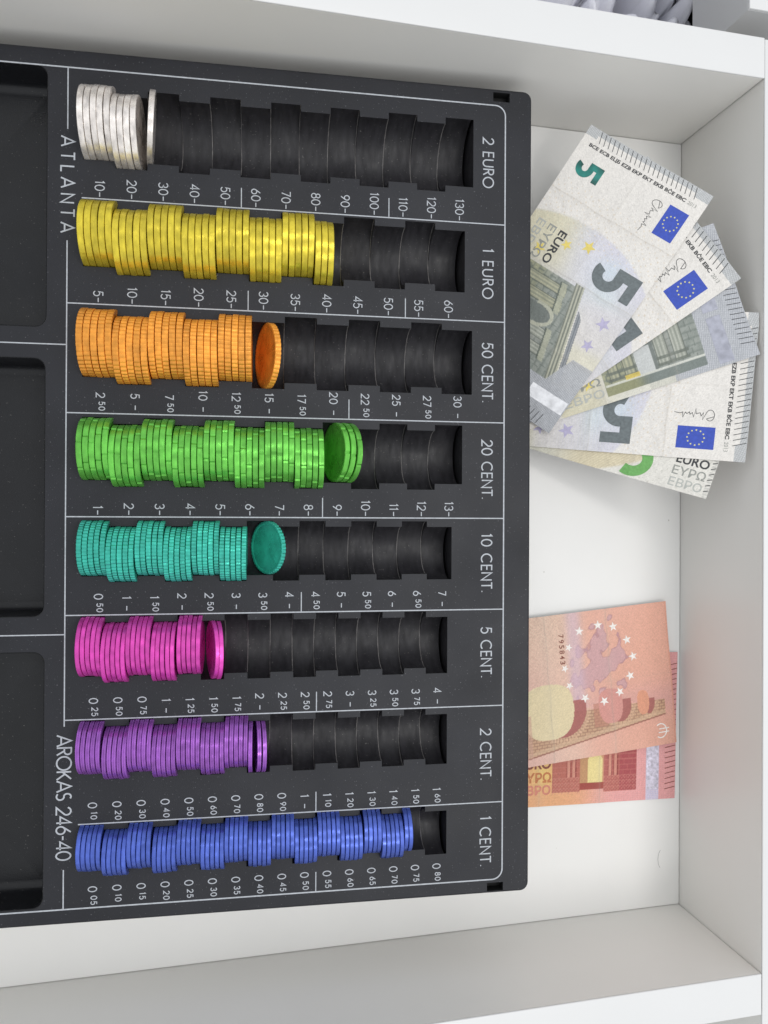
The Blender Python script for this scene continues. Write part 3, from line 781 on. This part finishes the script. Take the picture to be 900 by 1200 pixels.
def tactile(P, root, u0, u1, vs, rise, mat, w=.3):
    V, F = [], []
    for v in vs: ribbon([(u0, v), (u1, v + rise)], w, 0, V, F)
    on_note('raised_edge_lines', V, F, P, mat, root, lift=.09, maxlen=3)
def decorate_front5(root, P, dn=0.0):
    def quadm(u0, u1, v0, v1): return [(u0, v0, 0), (u1, v0, 0), (u1, v1, 0), (u0, v1, 0)], [(0, 1, 2, 3)]
    V, F = quadm(12, 26, 48.5, 57.8); fl = on_note('printed_flag', V, F, P, I['blue'], root, .06)
    for i in range(12):
        a = math.radians(30 * i); V, F = star_poly(19 + 3.15 * math.cos(a), 53.15 + 3.15 * math.sin(a), .48)
        on_note('flag_star', V, F, P, I['star'], fl, .12)
    note_text('BCE ECB EЦБ EZB EKP EKT EKB BĊE EBC', P, I['black'], root, 8.6, 4.2, 48.8, 2.4, 90, bold=.03)
    note_text('2013', P, I['light'], root, 8.3, 54.2, 4.0, 1.5, 90, bold=0)
    V, F = [], []; ribbon(five(13.6, 4.1, 12.4, 7.6, 2.7), 2.7, 0, V, F); on_note('emerald_numeral', V, F, P, I['emerald'], root, .08)
    V, F = [], []; ribbon(five(45.2 + dn, 36.6, 21.2, 12.2, 4.5), 4.5, 0, V, F); on_note('large_numeral', V, F, P, I['grey'], root, .08)
    note_text('EURO', P, I['black'], root, 44.4, 14.6, 15.6, 3.8, 0, bold=.02)
    note_text('ΕΥΡΩ', P, I['light'], root, 44.3, 9.0, 15.9, 3.8, 0, bold=.01)
    note_text('ЕВРО', P, I['lighter'], root, 44.6, 3.4, 15.9, 3.9, 0, bold=.01)
    for (cx, cy, r_, m, rt) in ((44.6, 29.5, 3.2, 'gold', 100), (48.5, 20.6, 2.6, 'gold', 80), (55.5, 11.0, 3.0, 'gold', 95), (68.8, 54.0, 3.4, 'violet', 80), (79.8, 53.6, 3.0, 'violet', 100)):
        V, F = star_poly(cx, cy, r_, rt); on_note('printed_star', V, F, P, I[m], root, .05)
    # signature
    sg = [(13.0, 44.0)] + arc(14.5, 43.6, 1.6, 2.3, 40, 330, 12) + [(17.2, 45.6), (17.0, 42.5), (17.8, 44.0), (18.3, 42.7), (19.8, 43.2), (20.0, 41.0), (20.6, 44.6), (21.2, 42.8), (22.0, 43.6), (22.3, 42.6), (23.2, 43.4), (23.8, 42.8), (24.6, 44.9), (24.8, 42.8), (25.8, 43.3), (28.0, 42.9)]
    V, F = [], []; ribbon(sg, .22, 0, V, F); on_note('signature', V, F, P, I['black'], root, .07)
    tactile(P, root, .35, 5.3, [6.2 + 2.28 * i for i in range(22)], 1.5, I['black'], .26)
    tactile(P, root, 119.6, 114.4, [6.2 + 2.28 * i for i in range(22)], .9, I['black'], .26)
    V = [(105.2, 1.2, 0), (110.8, 1.2, 0), (110.8, 22.5, 0), (105.2, 22.5, 0)]; on_note('hologram_patch', V, [(0, 1, 2, 3)], P, M['holo_dull'], root, .06)
    V = [(105.0, 25.0, 0), (111.0, 25.0, 0), (111.0, 41.0, 0), (105.0, 41.0, 0)]; on_note('hologram_patch', V, [(0, 1, 2, 3)], P, M['holo_dull'], root, .06)
    V = [(105.0, 43, 0), (111.0, 43, 0), (111.0, 61.5, 0), (105.0, 61.5, 0)]; on_note('hologram_patch', V, [(0, 1, 2, 3)], P, M['holo'], root, .06)

g5 = 'five euro banknotes fanned out against the drawer front'
poses = {
 'a': (141.0199, 95.6846, -123.8241, -0.0732, -0.0785), 'b': (139.4099, 84.6637, -145.4661, -0.0003, -0.0003),
 'c': (147.8347, 71.5086, 17.5493, -0.0009, -0.1056), 'd': (151.6162, 55.8904, 174.6114, -0.0004, -0.0474),
 'e': (147.2913, 53.7675, -17.0999, 0.0005, 0.0001)}
r1, P1 = make_note('pale five euro banknote on top of the fan, with green figure and whole blue flag', 120, 62, poses['a'], slope, 3.4, 11, .55, art_front5, g5)
decorate_front5(r1, P1)
r2_, P2 = make_note('five euro banknote second from top, its blue flag just below the top note', 120, 62, poses['b'], slope, 2.6, 12, .5, art_front5, g5)
decorate_front5(r2_, P2, -4.0)
r3_, P3 = make_note('grey five euro banknote in mid fan showing gateway picture and hologram, no flag', 120, 62, poses['c'], slope, 1.8, 13, .45, art_front5, g5)
decorate_front5(r3_, P3)
r4_, P4 = make_note('five euro banknote with upside-down five and lowest blue flag of the fan', 120, 62, poses['d'], slope, 1.0, 14, .4, art_front5, g5)
decorate_front5(r4_, P4, -2.0)
r5_, P5 = make_note('lowest five euro banknote of the fan, only a strip with green figure showing', 120, 62, poses['e'], slope, .2, 15, .4, art_back5, g5)
V, F = [], []; ribbon(five(82.5, .6, 22, 14, 4.2), 4.2, 0, V, F); on_note('green_numeral', V, F, P5, I['green'], r5_, .08)
note_text('EURO', P5, I['black'], r5_, 104.6, 11.0, 12.6, 3.7, 0, bold=.02)
note_text('ΕΥΡΩ', P5, I['light'], r5_, 104.4, 6.3, 12.8, 3.6, 0, bold=.01)
note_text('ЕВРО', P5, I['lighter'], r5_, 104.4, 1.5, 12.8, 3.6, 0, bold=.01)
tactile(P5, r5_, 118.0, 119.8, [2.5 + 2.3 * i for i in range(22)], .8, I['black'], .3)

g10 = 'ten euro banknotes lying on the drawer bottom'
rb, PB = make_note('lower red ten euro banknote with gateway picture and tactile lines at its edge', 127, 67, (142.9462, -94.731, -1.2061, 0.0, -0.0043), flat, .0, 21, .35, art_front10, g10)
tactile(PB, rb, 121.6, 126.8, [4.5 + 2.35 * i for i in range(25)], 1.0, I['brown'], .3)
note_text('EURO', PB, I['brown'], rb, 51.0, 16.4, 14.6, 4.6, 0, bold=.03)
note_text('ΕΥΡΩ', PB, I['ochre'], rb, 51.0, 10.4, 14.8, 4.6, 0, bold=.03)
note_text('ЕВРО', PB, I['rose'], rb, 51.0, 5.0, 14.6, 4.4, 0, bold=.03)
V = [(112.4, 4.6, 0), (118.4, 4.6, 0), (118.4, 62, 0), (112.4, 62, 0)]
hm = material('patterned_hologram_foil', (214, 210, 226), rough=.35, metal=.5, noise=.3, nscale=700, bump=.1, bscale=800)
on_note('hologram_strip', V, [(0, 1, 2, 3)], PB, hm, rb, .05)
rt_, PT = make_note('upper orange ten euro banknote with star ring and upside-down bridge', 127, 67, (139.4373, -76.9098, 185.1325, 0.0, -0.0351), flat, 1.7, 22, .6, art_back10, g10)
stars10 = [(680.7, 736.5), (703, 730), (722, 732), (739, 747.5), (746.7, 767.8), (742.5, 790.7), (729.6, 809), (710.5, 818.9), (687.5, 815), (669, 800), (663.6, 780), (668, 755.5)]
su = [(41.4, 9.2), (32.2, 7.5), (24.8, 9.1), (18.5, 16.0), (16.1, 24.0), (18.3, 32.8), (24.0, 39.6), (31.8, 42.8), (40.9, 40.1), (47.7, 33.4), (49.2, 25.3), (46.7, 16.0)]
for i, (a, b_) in enumerate(su):
    if i in (9, 10, 11): a += .3
    V, F = star_poly(a + 2.4, b_ - .4, 2.3 if i not in (9, 10, 11) else 1.9, 270 - 8 + i * 5, .4); on_note('printed_star', V, F, PT, I['white'], rt_, .06)
V, F = [], []
ribbon(arc(7.6, 60.2, 2.9, 3.3, 52, 308, 18), .55, 0, V, F); ribbon([(3.4, 61.0), (8.8, 61.0)], .5, .012, V, F); ribbon([(3.4, 59.3), (8.4, 59.3)], .5, .012, V, F)
on_note('euro_sign', V, F, PT, I['white'], rt_, .06)
vv = 9.2
for ch_ in '795843':
    note_text(ch_, PT, I['brown'], rt_, 53.9, vv, 1.6, 2.4 , 90, bold=.01, name='serial_digit'); vv += 2.42

# a stray hair and lint on the drawer bottom
def hair(pts, r_, label):
    V, F = [], []; n = 5
    for i, p in enumerate(pts):
        for k in range(n):
            a = 2 * math.pi * k / n; V.append((p[0] + r_ * math.cos(a), p[1], p[2] + r_ * math.sin(a) + r_))
    for i in range(len(pts) - 1):
        for k in range(n): F.append((i * n + k, i * n + (k + 1) % n, (i + 1) * n + (k + 1) % n, (i + 1) * n + k))
    tag(mesh('hair', V, F, I['black'], None), label, 'hair')
hair([(200 + 2.2 * math.cos(t), -157 + 4.5 * math.sin(t), 0.02) for t in np.linspace(2.0, 4.2, 12)], .05, 'thin curved dark hair on the white drawer bottom near the lower corner')
